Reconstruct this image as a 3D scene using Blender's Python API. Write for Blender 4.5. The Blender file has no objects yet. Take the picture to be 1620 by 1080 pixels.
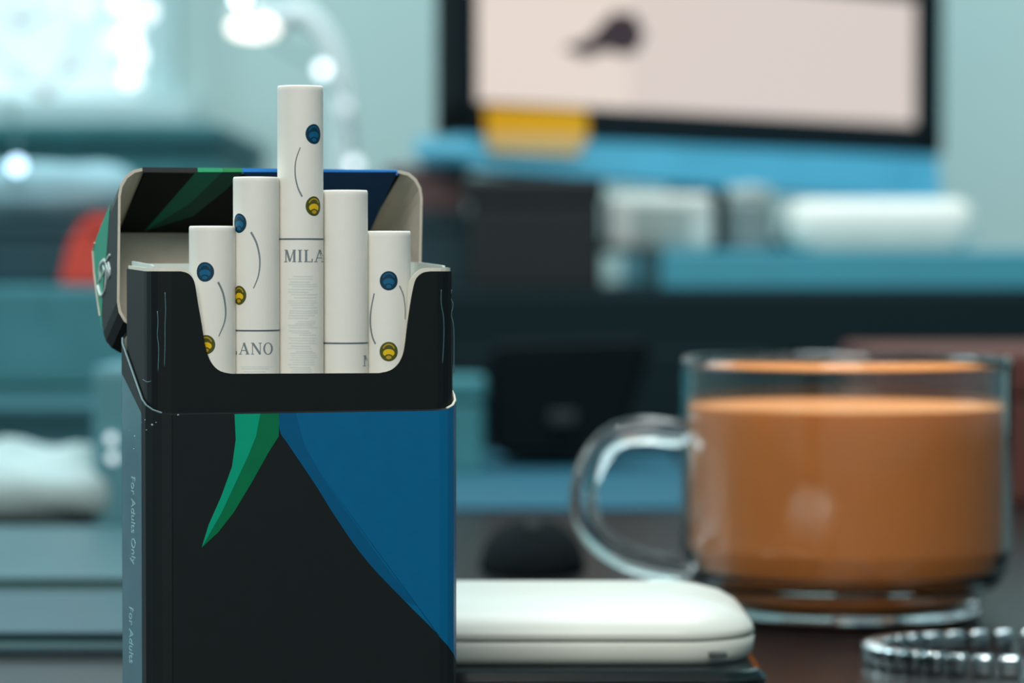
import bpy, bmesh, math, random
from mathutils import Vector, Matrix
random.seed(7)
S = bpy.context.scene
COL = S.collection

# ------------------------------------------------------------------ camera, world, light, exposure
F = 4806.0                      # focal length in pixels of a 1620 px wide frame
EYE = Vector((0, 0, 0.0883))
PITCH = math.atan(120 / F)
cd = bpy.data.cameras.new('camera'); cam = bpy.data.objects.new('camera', cd); COL.objects.link(cam)
cam.location = EYE; cam.rotation_euler = (math.pi / 2 - PITCH, 0, 0)
cd.sensor_width = 36; cd.lens = F * 36 / 1620
cd.clip_start = 0.02; cd.clip_end = 50
cd.dof.use_dof = True; cd.dof.focus_distance = 0.514; cd.dof.aperture_fstop = 16.5
S.camera = cam
S.view_settings.view_transform = 'Standard'; S.view_settings.look = 'None'
S.view_settings.gamma = 1; S.view_settings.use_curve_mapping = False
S.view_settings.exposure = 0.0
wd = bpy.data.worlds.new('world'); S.world = wd; wd.use_nodes = True
wd.node_tree.nodes['Background'].inputs[0].default_value = (0.27, 0.50, 0.55, 1)
wd.node_tree.nodes['Background'].inputs[1].default_value = 0.42
S.cycles.max_bounces = 10; S.cycles.transmission_bounces = 10
S.cycles.sample_clamp_indirect = 12.0
S.cycles.caustics_refractive = True

def area(name, loc, target, size, power, color, sy=None):
    l = bpy.data.lights.new(name, 'AREA'); l.energy = power; l.color = color; l.size = size
    if sy: l.shape = 'RECTANGLE'; l.size_y = sy
    o = bpy.data.objects.new(name, l); COL.objects.link(o); o.location = loc
    o.rotation_euler = (Vector(target) - Vector(loc)).to_track_quat('-Z', 'Y').to_euler()
    return o
area('key_light', (-0.10, -0.35, 0.85), (0.02, 0.6, 0.06), 0.6, 11.5, (1.0, 0.96, 0.90))  # unseen soft key light from above and in front
area('window_light', (-1.45, 1.3, 0.75), (0.0, 0.9, 0.05), 0.8, 14.0, (0.76, 0.96, 1.0), 0.8)
area('wall_fill', (0.3, 1.55, 1.75), (-0.1, 2.4, 0.35), 1.0, 24.0, (0.84, 0.98, 1.0))  # unseen fill added to brighten the back wall
pl = bpy.data.lights.new('glint_light', 'POINT'); pl.energy = 11; pl.color = (.9, .97, 1); pl.shadow_soft_size = .02  # unseen point light added for glints on the glass
po_ = bpy.data.objects.new('glint_light', pl); COL.objects.link(po_); po_.location = (-.35, .95, 1.15)
area('monitor_fill', (0.25, 0.75, 1.35), (0.15, 1.6, 0.1), 0.5, 9.0, (0.95, 0.97, 1.0))  # unseen front fill added for the monitor and what stands below it

# ------------------------------------------------------------------ pixel helpers
cp, sp = math.cos(PITCH), math.sin(PITCH)
def ray(px, py):
    u = (px - 810) / F; v = (540 - py) / F
    return Vector((u, cp + v * sp, -sp + v * cp))
def PT(px, py, d):
    r = ray(px, py); return EYE + r * (d / r.y)
def ONZ(px, py, z=0.0):
    r = ray(px, py); return EYE + r * ((z - EYE.z) / r.z)
def ZOF(py, d): return PT(810, py, d).z
def XOF(px, d): return PT(px, 420, d).x

# ------------------------------------------------------------------ materials
def lin(c):
    return tuple(((x / 255) / 12.92 if x / 255 <= 0.04045 else ((x / 255 + 0.055) / 1.055) ** 2.4) for x in c) + (1,)
_M = {}
def mat(name, rgb, rough=0.5, metal=0.0, var=0.06, scale=40.0, bump=0.0, coat=0.0, spec=0.5, emit=0.0, trans=0.0, ior=1.45, sss=0.0):
    if name in _M: return _M[name]
    m = bpy.data.materials.new(name); m.use_nodes = True; n = m.node_tree.nodes; l = m.node_tree.links
    b = n['Principled BSDF']; c = lin(rgb)
    b.inputs['Roughness'].default_value = rough; b.inputs['Metallic'].default_value = metal
    b.inputs['Specular IOR Level'].default_value = spec; b.inputs['IOR'].default_value = ior
    b.inputs['Coat Weight'].default_value = coat; b.inputs['Coat Roughness'].default_value = 0.12
    b.inputs['Transmission Weight'].default_value = trans
    b.inputs['Subsurface Weight'].default_value = sss
    if sss: b.inputs['Subsurface Radius'].default_value = (0.02, 0.01, 0.005); b.inputs['Subsurface Scale'].default_value = 0.3
    tc = n.new('ShaderNodeTexCoord'); nz = n.new('ShaderNodeTexNoise'); nz.inputs['Scale'].default_value = scale
    nz.inputs['Detail'].default_value = 4
    l.new(tc.outputs['Object'], nz.inputs['Vector'])
    if var > 0:
        mx = n.new('ShaderNodeMix'); mx.data_type = 'RGBA'
        mx.inputs[6].default_value = tuple(x * (1 - var) for x in c[:3]) + (1,)
        mx.inputs[7].default_value = tuple(min(1, x * (1 + var)) for x in c[:3]) + (1,)
        l.new(nz.outputs['Fac'], mx.inputs[0]); l.new(mx.outputs[2], b.inputs['Base Color'])
        if emit: l.new(mx.outputs[2], b.inputs['Emission Color'])
    else:
        b.inputs['Base Color'].default_value = c if not emit else tuple(x * .15 for x in c[:3]) + (1,)
        if emit: b.inputs['Emission Color'].default_value = c
    b.inputs['Emission Strength'].default_value = emit
    if bump > 0:
        bp = n.new('ShaderNodeBump'); bp.inputs['Strength'].default_value = bump; bp.inputs['Distance'].default_value = 0.001
        l.new(nz.outputs['Fac'], bp.inputs['Height']); l.new(bp.outputs['Normal'], b.inputs['Normal'])
    _M[name] = m; return m

# ------------------------------------------------------------------ object helpers
def obj(name, bm, m, parent=None, smooth=False, mats=None):
    me = bpy.data.meshes.new(name)
    if isinstance(bm, tuple): me.from_pydata(*bm)
    else:
        bmesh.ops.recalc_face_normals(bm, faces=bm.faces) if smooth != 'keep' else None
        bm.to_mesh(me); bm.free()
    for x in (mats or [m]): me.materials.append(x)
    if smooth:
        for p in me.polygons: p.use_smooth = True
    o = bpy.data.objects.new(name, me); COL.objects.link(o)
    if parent is not None: o.parent = parent
    return o
def tag(o, label=None, cat=None, group=None, kind=None):
    if label: o['label'] = label
    if cat: o['category'] = cat
    if group: o['group'] = group
    if kind: o['kind'] = kind
    return o
def thing(name, label, cat, loc=(0, 0, 0), rz=0, group=None):
    o = bpy.data.objects.new(name, None); COL.objects.link(o)
    o.empty_display_size = 0.01; o.location = loc; o.rotation_euler = (0, 0, rz)
    return tag(o, label, cat, group)
def add_box(bm, x0, x1, y0, y1, z0, z1, bev=0.0, seg=2):
    r = bmesh.ops.create_cube(bm, size=1)
    vs = r['verts']
    for v in vs:
        v.co = Vector((x0 if v.co.x < 0 else x1, y0 if v.co.y < 0 else y1, z0 if v.co.z < 0 else z1))
    if bev > 0:
        es = list({e for v in vs for e in v.link_edges})
        bmesh.ops.bevel(bm, geom=es, offset=bev, segments=seg, affect='EDGES', profile=0.6)
    return bm
def box(*a, **k):
    bm = bmesh.new(); return add_box(bm, *a, **k)
def add_tube(bm, pts, r, n=10, closed=False, caps=True):
    pts = [Vector(p) for p in pts]; N = len(pts); rings = []
    rr = r if isinstance(r, (list, tuple)) else [r] * N
    up = Vector((0.13, 0.21, 0.97)).normalized()
    for i, p in enumerate(pts):
        t = (pts[(i + 1) % N] - pts[i - 1]) if closed else (pts[min(i + 1, N - 1)] - pts[max(i - 1, 0)])
        t.normalize()
        a = t.cross(up)
        if a.length < 0.15: a = t.cross(Vector((1, 0, 0)))
        a.normalize(); b = a.cross(t)
        rings.append([bm.verts.new(p + (a * math.cos(2 * math.pi * k / n) + b * math.sin(2 * math.pi * k / n)) * rr[i]) for k in range(n)])
    M_ = N if closed else N - 1
    for i in range(M_):
        A, B = rings[i], rings[(i + 1) % N]
        for k in range(n): bm.faces.new((A[k], A[(k + 1) % n], B[(k + 1) % n], B[k]))
    if caps and not closed:
        bm.faces.new(rings[0]); bm.faces.new(list(reversed(rings[-1])))
    return bm
def tube(pts, r, n=10, closed=False): return add_tube(bmesh.new(), pts, r, n, closed)
def catmull(pts, k=6, closed=False):
    pts = [Vector(p) for p in pts]; out = []; N = len(pts)
    for i in range(N if closed else N - 1):
        g = (lambda j: pts[j % N]) if closed else (lambda j: pts[max(0, min(N - 1, j))])
        p0, p1, p2, p3 = g(i - 1), g(i), g(i + 1), g(i + 2)
        for s in range(k):
            t = s / k
            out.append(0.5 * ((2 * p1) + (p2 - p0) * t + (2 * p0 - 5 * p1 + 4 * p2 - p3) * t * t + (3 * p1 - p0 - 3 * p2 + p3) * t ** 3))
    if not closed: out.append(pts[-1])
    return out
def lathe(prof, n=64, closed_prof=False):
    bm = bmesh.new(); rings = []
    P2 = [prof[0]]
    for a, b in zip(prof, prof[1:]):
        L = math.hypot(b[0] - a[0], b[1] - a[1])
        if L > .004 and a[0] > 1e-6 and b[0] > 1e-6:
            for k in (.0006 / L, .5, 1 - .0006 / L): P2.append((a[0] + (b[0] - a[0]) * k, a[1] + (b[1] - a[1]) * k))
        P2.append(b)
    prof = P2
    for r, z in prof:
        if r < 1e-6: rings.append([bm.verts.new((0, 0, z))])
        else: rings.append([bm.verts.new((r * math.cos(2 * math.pi * k / n), r * math.sin(2 * math.pi * k / n), z)) for k in range(n)])
    P = len(prof)
    for i in range(P if closed_prof else P - 1):
        A, B = rings[i], rings[(i + 1) % P]
        for k in range(n):
            k2 = (k + 1) % n
            if len(A) == 1 and len(B) == 1: break
            if len(A) == 1: bm.faces.new((A[0], B[k2], B[k]))
            elif len(B) == 1: bm.faces.new((A[k], A[k2], B[0]))
            else: bm.faces.new((A[k], A[k2], B[k2], B[k]))
    return bm
def local_ray(mw, px, py):
    inv = mw.inverted(); o = inv @ EYE; d = (inv.to_3x3() @ ray(px, py)); return o, d

# ================================================================== THE SETTING
m_wall = mat('wall_paint', (172, 198, 196), 0.85, var=0.08, scale=3)
obj('wall_back', box(-2.3, 1.8, 2.4, 2.5, -0.75, 1.9), m_wall)['kind'] = 'structure'
obj('wall_left', box(-2.4, -2.3, -0.5, 2.5, -0.75, 1.9), m_wall)['kind'] = 'structure'
obj('floor', box(-2.4, 1.8, -0.5, 2.5, -0.80, -0.75), mat('floor_tile', (60, 62, 62), 0.5, scale=8))['kind'] = 'structure'
# window at the upper left, daylight outside
wx0, wx1, wz0, wz1 = -2.1, XOF(262, 2.4), ZOF(160, 2.4), 1.35
wf = tag(obj('window_1', box(wx0, wx1, 2.385, 2.399, wz0, wz1), mat('sky_glass', (184, 204, 207), 0.3, var=0.35, scale=6, emit=0.72)), kind='structure')
fr = bmesh.new()
for a in ((wx0 - .02, wx0 + .012, wz0, wz1), (wx1 - .012, wx1 + .012, wz0, wz1), (wx0, wx1, wz1, wz1 + .03)):
    add_box(fr, a[0], a[1], 2.36, 2.4, a[2], a[3], 0.002, 1)
obj('window_frame', fr, mat('frame_paint', (170, 200, 202), 0.5), wf)
obj('window_sill', box(wx0 - .04, wx1 + .03, 2.33, 2.4, wz0 - .02, wz0, 0.002), mat('frame_paint', (0, 0, 0)), wf)

# ================================================================== TABLE, CABINETS
t = thing('table', 'dark glossy table top under the pack, the tea cup and the clutter', 'table')
m_table = mat('table_lacquer', (26, 23, 25), 0.3, var=.25, scale=14, spec=.3)
obj('table_top', box(-0.95, 0.95, 0.22, 1.45, -0.028, 0, 0.003), m_table, t)
for x in (-0.88, 0.84):
    for y in (0.28, 1.35): obj('leg', box(x, x + .045, y, y + .045, -0.75, -0.028, 0.003), m_table, t)

zc = ZOF(458, 1.5)
t = thing('cabinet', 'black cabinet behind the table carrying the computer monitor', 'cabinet')
m_cab = mat('cabinet_black', (12, 32, 37), 0.8, spec=.2, scale=10)
obj('body', box(XOF(470, 1.5), 0.62, 1.5, 2.15, -0.75, zc, 0.004), m_cab, t)
for k in range(3):
    x0 = XOF(470, 1.5) + .01 + k * .24
    d_ = obj('door', box(x0, x0 + .225, 1.49, 1.501, -0.7, zc - .03, 0.002), m_cab, t)
    obj('handle', box(x0 + .19, x0 + .2, 1.478, 1.491, -0.2, -0.08, 0.002), mat('handle_metal', (70, 90, 95), 0.3, 0.9), d_)
zb_ = ZOF(396, 1.52)
t = thing('shelf_board', 'pale blue board under the white boxes below the monitor', 'shelf')
obj('board', box(XOF(1050, 1.52), 0.60, 1.52, 2.1, zc, zb_, 0.002), mat('board_blue', (64, 150, 170), 0.5), t)
obj('edge_band', box(XOF(1050, 1.52) - .001, 0.6, 1.518, 1.5205, zc + .001, zb_ - .001, 0.0004), mat('board_blue', (0, 0, 0)), t)

t = thing('side_cabinet', 'dark teal cabinet on the left under the bright window', 'cabinet')
za = ZOF(196, 1.9)
m_a = mat('cabinet_teal', (46, 110, 118), 0.7, var=0.3, scale=12)
obj('body', box(XOF(-560, 1.9), XOF(345, 1.9), 1.9, 2.25, -0.75, za - .012, 0.004), m_a, t)
obj('top', box(XOF(-570, 1.9), XOF(352, 1.9), 1.89, 2.26, za - .012, za, 0.003), m_a, t)
for k in range(2):
    x0 = XOF(-550, 1.9) + k * .17
    d_ = obj('door', box(x0, x0 + .16, 1.885, 1.901, -0.7, za - .03, 0.003), m_a, t)
    obj('knob', tube([(x0 + .08, 1.868, -.1), (x0 + .08, 1.886, -.1)], .008), mat('handle_metal', (0, 0, 0)), d_)

# ================================================================== MONITOR
A = PT(712, 420, 1.6); B = PT(1492, 420, 1.9)
u = (B - A); u.z = 0; Wm = u.length; u.normalize()
t = thing('computer_monitor', 'black framed monitor showing a pale page, blue chin below', 'monitor', (A.x, A.y, 0), math.atan2(u.y, u.x))
bpy.context.view_layer.update()
MW = Matrix.Translation((A.x, A.y, 0)) @ Matrix.Rotation(math.atan2(u.y, u.x), 4, 'Z')
def scr(px, py, y=0.0):
    o, d = local_ray(MW, px, py); return o + d * ((y - o.y) / d.y)
z0 = scr(712, 214).z; sx0 = scr(757, 100).x; sx1 = scr(1452, 100).x; sz0 = scr(1452, 197).z; sz1 = scr(1452, 2).z
ztop = z0 + 0.27
m_bez = mat('bezel_black', (16, 26, 30), 0.7, spec=.2)
bz = bmesh.new()
add_box(bz, 0, sx0, 0, .012, z0, ztop, .002); add_box(bz, sx1, Wm, 0, .012, z0, ztop, .002)
add_box(bz, 0, Wm, 0, .012, z0, sz0, .002); add_box(bz, 0, Wm, 0, .012, ztop - .02, ztop, .002)
add_box(bz, .002, Wm - .002, .006, .014, z0 + .002, ztop - .002, .004)
obj('bezel', bz, m_bez, t)
sc_ = obj('screen', box(sx0 - .002, sx1 + .002, .003, .005, sz0 - .001, ztop - .018), mat('screen_bar', (30, 30, 34), 0.3, emit=.3), t)
pg = obj('page', box(sx0, sx1, .0022, .0031, sz0, sz1), mat('screen_page', (238, 222, 214), 0.4, var=0.0, emit=0.74, spec=0.1), sc_)
pw = scr(1000, 100)
obj('page_column', box(sx0, pw.x, .0018, .0023, sz0, sz1), mat('screen_page_warm', (246, 229, 218), 0.4, var=0.0, emit=0.77, spec=0.1), sc_)
bm = bmesh.new()
vs = [bm.verts.new(scr(x, y, .0012)) for x, y in ((890, 76), (935, 58), (950, 38), (972, 18), (1004, 22), (1020, 52), (1010, 80), (985, 88), (960, 80), (925, 92))]
bm.faces.new(vs)
obj('picture', bm, mat('screen_picture', (62, 45, 50), 0.5, emit=.3), sc_)
# wedge-shaped chin
ch = [(730, 214), (1484, 248), (1490, 322), (1200, 300), (760, 266), (738, 256), (729, 240)]
bm = bmesh.new()
f_ = [bm.verts.new(scr(x, y, -.006)) for x, y in ch]; b_ = [bm.verts.new(v.co + Vector((0, .036, 0))) for v in f_]
bm.faces.new(f_); bm.faces.new(list(reversed(b_)))
for i in range(len(ch)): bm.faces.new((f_[i - 1], f_[i], b_[i], b_[i - 1]))
obj('chin', bm, mat('chin_blue', (100, 190, 220), 0.42, var=.3, scale=14), t)
nx = scr(1190, 300).x
obj('neck', box(nx - .02, nx + .02, .03, .05, zb_ + .008, z0 + .05, .003), m_bez, t)
obj('foot', box(nx - .08, nx + .08, -.03, .12, zb_, zb_ + .008, .003), m_bez, t)
# sticky note
st = thing('sticky_note', 'yellow sticky note at the lower left corner of the monitor', 'note', (A.x, A.y, 0), math.atan2(u.y, u.x))
def quad(pts, y, th=.0006):
    bm = bmesh.new(); a = [bm.verts.new(scr(x, yy, y)) for x, yy in pts]; b = [bm.verts.new(v.co + Vector((0, th, 0))) for v in a]
    bm.faces.new(a); bm.faces.new(list(reversed(b)))
    for i in range(len(a)): bm.faces.new((a[i - 1], a[i], b[i], b[i - 1]))
    return bm
obj('note_sheet', quad([(768, 168), (928, 174), (930, 215), (770, 212)], -.008), mat('note_yellow', (250, 176, 8), 0.7), st)
obj('lower_flap', quad([(768, 212), (930, 215), (915, 246), (775, 240)], -.0085), mat('note_pale', (225, 190, 130), 0.7), st)

# things under the monitor
def crate(name, label, cat, px0, px1, pyt, zbase, d, depth, rgb, lid=0.25, rough=.7, group=None, rot=0):
    x0, x1, zt = XOF(px0, d), XOF(px1, d), ZOF(pyt, d)
    cx = (x0 + x1) / 2; h = zt - zbase; w = (x1 - x0) / 2
    t = thing(name, label, cat, (cx, d + depth / 2, zbase), rot, group)
    m = mat('paint_' + '_'.join(map(str, rgb)), rgb, rough, var=.2, scale=30)
    obj('body', box(-w, w, -depth / 2, depth / 2, 0, h * (1 - lid), .003), m, t)
    obj('lid', box(-w - .001, w + .001, -depth / 2 - .001, depth / 2 + .001, h * (1 - lid), h, .003), m, t)
    return t
crate('black_box', 'black box beside the white boxes, below the left of the monitor', 'box', 742, 952, 278, zc, 1.53, .09, (18, 26, 30))
m_wh = mat('white_plastic', (196, 205, 200), 0.5)
def white_speaker(px0, px1, pyt, d, label):
    x0, x1, zt = XOF(px0, d), XOF(px1, d), ZOF(pyt, d); w = (x1 - x0) / 2; h = zt - zb_
    t = thing('speaker_box', label, 'speaker', ((x0 + x1) / 2, d + .03, zb_))
    obj('body', box(-w, w, -.03, .03, 0, h, .006, 3), m_wh, t)
    g = obj('grille', box(-w * .55, w * .55, -.032, -.029, h * .2, h * .8, .001), mat('grille_grey', (150, 165, 160), .7), t)
    return t
white_speaker(962, 1130, 306, 1.545, 'small white box under the middle of the monitor, left of the grey jar')
x_ = XOF(1190, 1.55)
t = thing('jar', 'small grey jar between the two white boxes', 'jar', (x_, 1.57, zb_))
obj('jar_body', lathe([(0, 0), (.011, 0), (.0125, .003), (.0125, .024), (.010, .028), (0, .028)], 24), mat('jar_grey', (120, 135, 135), .4), t, True)
obj('jar_lid', lathe([(0, .028), (.011, .028), (.0115, .033), (0, .034)], 24), m_wh, t, True)
x0, x1 = XOF(1252, 1.545), XOF(1545, 1.545)
t = thing('router_box', 'wide white rounded box under the right of the monitor', 'box', ((x0 + x1) / 2, 1.585, zb_))
w = (x1 - x0) / 2; h = ZOF(314, 1.545) - zb_
bm = bmesh.new(); add_box(bm, -w, w, -.04, .04, 0, h, .012, 4)
obj('casing', bm, mat('router_white', (222, 226, 218), .45), t, True)
obj('base_strip', box(-w + .01, w - .01, -.041, .04, .0, .004, .001), mat('grille_grey', (0, 0, 0)), t)
# left of the monitor
b1 = crate('teal_box', 'dark teal box just left of the monitor, under the brown box', 'box', 600, 742, 335, zc, 1.64, .08, (28, 58, 66))
crate('brown_box', 'reddish brown box left of the monitor, on the teal box', 'box', 610, 738, 262, ZOF(335, 1.64), 1.645, .07, (104, 78, 78))

# ================================================================== ADDED GLARE AND GLINT SHAPES
d = 1.75
lp = thing('glare_tube', 'added lamp with glowing oval head and pale curved neck', 'glare', (XOF(545, d), d, zc))  # bright glare imitated by an added glowing oval and pale tube
def rel(px, py, dd=d):
    return PT(px, py, dd) - Vector(lp.location)
neck = catmull([rel(430, 45), rel(470, 18), rel(505, 45), rel(528, 90), rel(542, 160), rel(545, 250), Vector((0, 0, .006))], 8)
obj('neck', tube(neck, .006), mat('glare_pale', (225, 240, 242), 0.3), lp, True)
obj('base', lathe([(0, 0), (.03, 0), (.03, .004), (.01, .008), (0, .008)], 32), mat('glare_pale', (0, 0, 0)), lp, True)
hc = rel(404, 44)
bm = bmesh.new(); bmesh.ops.create_uvsphere(bm, u_segments=24, v_segments=12, radius=1)
for v in bm.verts: v.co = Vector((v.co.x * .0155, v.co.y * .010, v.co.z * .006 )) + hc
obj('glow_ball', bm, mat('glare_glow', (255, 250, 240), .5, var=0, emit=3.0), lp, True)
bm = bmesh.new(); bmesh.ops.create_uvsphere(bm, u_segments=24, v_segments=12, radius=1)
for v in list(bm.verts): v.co = Vector((v.co.x * .018, v.co.y * .013, max(v.co.z, 0) * .008 + .005)) + hc
obj('shade', bm, mat('glare_pale', (0, 0, 0)), lp, True)

def string(label, wires, glow_balls, dd, r, glow, tint=(235, 248, 255)):  # added glowing balls that imitate blurred highlights on glass
    o0 = PT(wires[0][0], wires[0][1], dd)
    t = thing('glint_string', label, 'lights', o0)
    obj('wire', tube([p - o0 for p in catmull([PT(x, y, dd + .012) for x, y in wires], 6)], .0008, 6), mat('wire_grey', (90, 130, 135), .6), t, True)
    for i, (x, y, k) in enumerate(glow_balls):
        bm = bmesh.new(); bmesh.ops.create_uvsphere(bm, u_segments=16, v_segments=8, radius=r)
        b = obj('glow_ball', bm, mat('ball_glow_%d' % int(k * glow * 10), tint, .4, var=0, emit=glow * k), t, True)
        b.location = PT(x, y, dd) - o0
        obj('ball_stub', tube([(0, r * .6, 0), (0, r * .6 + .007, 0)], .0022, 8), mat('wire_grey', (0, 0, 0)), b)
    return t
string('added string of glowing balls, imitating glints, above the tallest cigarettes', [(372, -60), (380, 0), (440, 70), (510, 110), (545, 165), (560, 258), (575, 330)],
       [(380, -3, 2.2), (510, 110, 1.2), (545, 167, .35), (560, 260, .7)], 1.72, .0034, 3.2)
string('added dense string of glowing balls, imitating glints, in front of the window', [(-40, 60), (30, 118), (70, 140), (110, 105), (140, 25), (190, 8), (232, 18), (206, 60), (217, 95), (206, 132), (180, 70), (150, 5), (90, 10), (40, 40)],
       [(30, 118, .25), (72, 140, .22), (110, 105, .25), (135, 12, .7), (190, 4, 1.3), (232, 18, 1.2), (206, 55, 1.6), (214, 88, 1.6), (206, 122, 1.3), (182, 66, .8), (90, 0, .6), (30, 30, .25)], 1.85, .0055, 1.9)
string('added glowing ball on a cord, imitating a glint, at the left edge', [(10, 150), (24, 200), (27, 262), (24, 300)], [(27, 262, 1.2)], 1.28, .0034, 3.6, (190, 225, 255))

# ================================================================== LEFT CLUTTER
t = crate('storage_box', 'grey teal storage box at the left edge, on the table under the red pouch', 'box', -160, 205, 452, 0, 1.30, .12, (62, 128, 138), .55)
crate('dark_case', 'dark case at the left edge under the pale cloth', 'case', -160, 140, 350, ZOF(452, 1.30), 1.325, .09, (30, 66, 76))
def lump(name, label, cat, px0, px1, pyt, zbase, d, depth, rgb, amp=.15, seed=1, rough=.8):
    x0, x1, zt = XOF(px0, d), XOF(px1, d), ZOF(pyt, d)
    rr = random.Random(seed); ph = [rr.uniform(0, 6.28) for _ in range(8)]
    t = thing(name, label, cat, ((x0 + x1) / 2, d + depth / 2, zbase))
    bm = bmesh.new(); bmesh.ops.create_icosphere(bm, subdivisions=4, radius=1)
    for v in bm.verts:
        c = v.co.copy()
        k = 1 + amp * (math.sin(5 * c.x + ph[0]) * math.cos(4 * c.y + ph[1]) + .5 * math.sin(9 * c.x + 7 * c.z + ph[2]))
        sx = abs(c.x) ** .7 * (1 if c.x > 0 else -1); sy = abs(c.y) ** .7 * (1 if c.y > 0 else -1)
        z = (abs(c.z) ** .6 * (1 if c.z > 0 else -1)) * k
        v.co = Vector((sx * (x1 - x0) / 2, sy * depth / 2, (max(z, -1) + 1) / 2 * (zt - zbase)))
    obj('folds', bm, mat('cloth_' + '_'.join(map(str, rgb)), rgb, rough, var=.25, scale=45, bump=.3), t, True)
    return t
lump('folded_cloth', 'pale blue folded cloth at the left edge, on the dark case', 'cloth', -120, 205, 252, ZOF(350, 1.325), 1.33, .07, (140, 180, 190), .08, 3)
# red pouch
d = 1.305
x0, x1 = XOF(92, d), XOF(215, d); zb2 = ZOF(452, 1.30)
t = thing('red_pouch', 'red pouch peeking out left of the open pack lid', 'pouch', ((x0 + x1) / 2 , d + .008, zb2))
bm = bmesh.new(); w = (x1 - x0) / 2; h = ZOF(340, d) - zb2
fv = [(-w, 0), (w, 0), (w, h), (-w * .3, h), (-w * .75, h * .6)]
a = [bm.verts.new((x, -.007, z)) for x, z in fv]; b = [bm.verts.new((x, .010, z)) for x, z in fv]
bm.faces.new(a); bm.faces.new(list(reversed(b)))
for i in range(5): bm.faces.new((a[i - 1], a[i], b[i], b[i - 1]))
bmesh.ops.bevel(bm, geom=list(bm.edges), offset=.002, segments=2, affect='EDGES')
obj('pouch_body', bm, mat('pouch_red', (214, 74, 60), .6), t)
obj('zip', box(-w * .3, w * .9, -.0085, -.0065, h * .78, h * .82, .0005), mat('zip_dark', (120, 40, 40), .5), t)
lump('crumpled_cloth', 'crumpled pale cloth on the table at the left edge', 'cloth', -150, 215, 726, 0, 1.0, .12, (165, 186, 186), .25, 5)
crate('dark_strip_box', 'low dark teal box behind the crumpled cloth', 'box', -160, 215, 640, 0, 1.21, .06, (30, 84, 94))
def notebook(label, d0, d1, px1, h, rgb, name='notebook'):
    xr = XOF(px1, d0); xl = XOF(-200, d0)
    t = thing(name, label, 'notebook', ((xl + xr) / 2, (d0 + d1) / 2, 0)); w = (xr - xl) / 2; q = (d1 - d0) / 2
    m = mat('cover_' + '_'.join(map(str, rgb)), rgb, .35, var=.15)
    obj('cover', box(-w, w, -q, q, 0, .0012, .0004), m, t); obj('cover', box(-w, w, -q, q, h - .0012, h, .0004), m, t)
    obj('pages', box(-w + .001, w - .002, -q + .002, q - .002, .0012, h - .0012), mat('page_edge', (110, 150, 155), .8), t)
notebook('grey teal notebook lying behind the darker one at the left edge', .80, .96, 225, .006, (52, 92, 100))
notebook('dark teal notebook lying nearest at the left edge', .690, .775, 240, .005, (20, 66, 78))
# two indicator balls imitating highlights, on an added adapter near the pack's left edge
t = thing('glint_carrier', 'added teal adapter with glowing lights, half hidden left of the pack', 'carrier', (XOF(196, 1.0), 1.03, 0))
obj('body', box(-.012, .012, -.02, .02, .0, .055, .003), mat('carrier_teal', (84, 140, 150), .5), t)
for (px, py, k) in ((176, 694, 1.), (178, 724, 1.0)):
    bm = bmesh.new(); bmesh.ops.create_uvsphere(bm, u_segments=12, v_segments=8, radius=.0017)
    o_ = obj('glint', bm, mat('glint_glow', (225, 245, 250), .4, var=0, emit=1.3), t, True)
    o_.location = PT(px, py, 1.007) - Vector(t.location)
    
# ================================================================== MIDDLE CLUTTER
t = thing('black_case', 'black slanted case on the table between the pack and the cup', 'case', (XOF(890, 1.3), 1.33, 0))
pts = [(772, 548), (1035, 540), (985, 700), (960, 727), (790, 727), (772, 700)]
bm = bmesh.new(); a = []; b = []
for x, y in pts:
    p = PT(x, y, 1.3) - Vector(t.location); p.z = max(p.z, 0.0005); a.append(bm.verts.new(p)); b.append(bm.verts.new(p + Vector((0, .06, 0))))
bm.faces.new(a); bm.faces.new(list(reversed(b)))
for i in range(len(pts)): bm.faces.new((a[i - 1], a[i], b[i], b[i - 1]))
bmesh.ops.bevel(bm, geom=list(bm.edges), offset=.003, segments=2, affect='EDGES')
obj('case_body', bm, mat('case_black', (13, 22, 26), .9, spec=.1), t)
obj('clasp', box(-.006, .006, -.033, -.029, .02, .026, .001), mat('clasp_dark', (30, 40, 44), .5), t)
crate('pale_tin', 'pale teal tin just right of the pack, beside the black case', 'tin', 690, 764, 596, 0, 1.27, .03, (58, 128, 136))
# teal patch of lit table, painted as a flat sheet
x0, x1 = XOF(690, 1.2), XOF(1110, 1.2)
tag(obj('lit_table_patch', box(x0, x1, 1.09, 1.42, 0, .0015, .0006), mat('lit_patch_teal', (16, 84, 104), .8, var=.2, scale=20)), 'teal sheet painting the lit table top in front of the black case', 'mat')
t = thing('computer_mouse', 'black rounded mouse on the table, behind the white power bank', 'mouse', (XOF(842, .885), .885, 0))
bm = bmesh.new(); bmesh.ops.create_uvsphere(bm, u_segments=32, v_segments=16, radius=1)
for v in bm.verts:
    c = v.co; v.co = Vector((abs(c.x) ** .85 * (1 if c.x > 0 else -1) * .0155, c.y * .03, max(0, c.z) * .0145 * (1 - .2 * c.y)))
obj('shell', bm, mat('mouse_black', (14, 20, 23), .9, spec=.1), t, True)
obj('wheel', tube([(-.002, -.018, .0125), (.002, -.018, .0125)], .003, 16), mat('wheel_grey', (26, 34, 36), .8), t)
# brown box at right behind the cup
crate('wooden_box', 'reddish brown box behind the right side of the cup', 'box', 1400, 1760, 556, 0, 1.12, .14, (92, 50, 42), .3)

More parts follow.
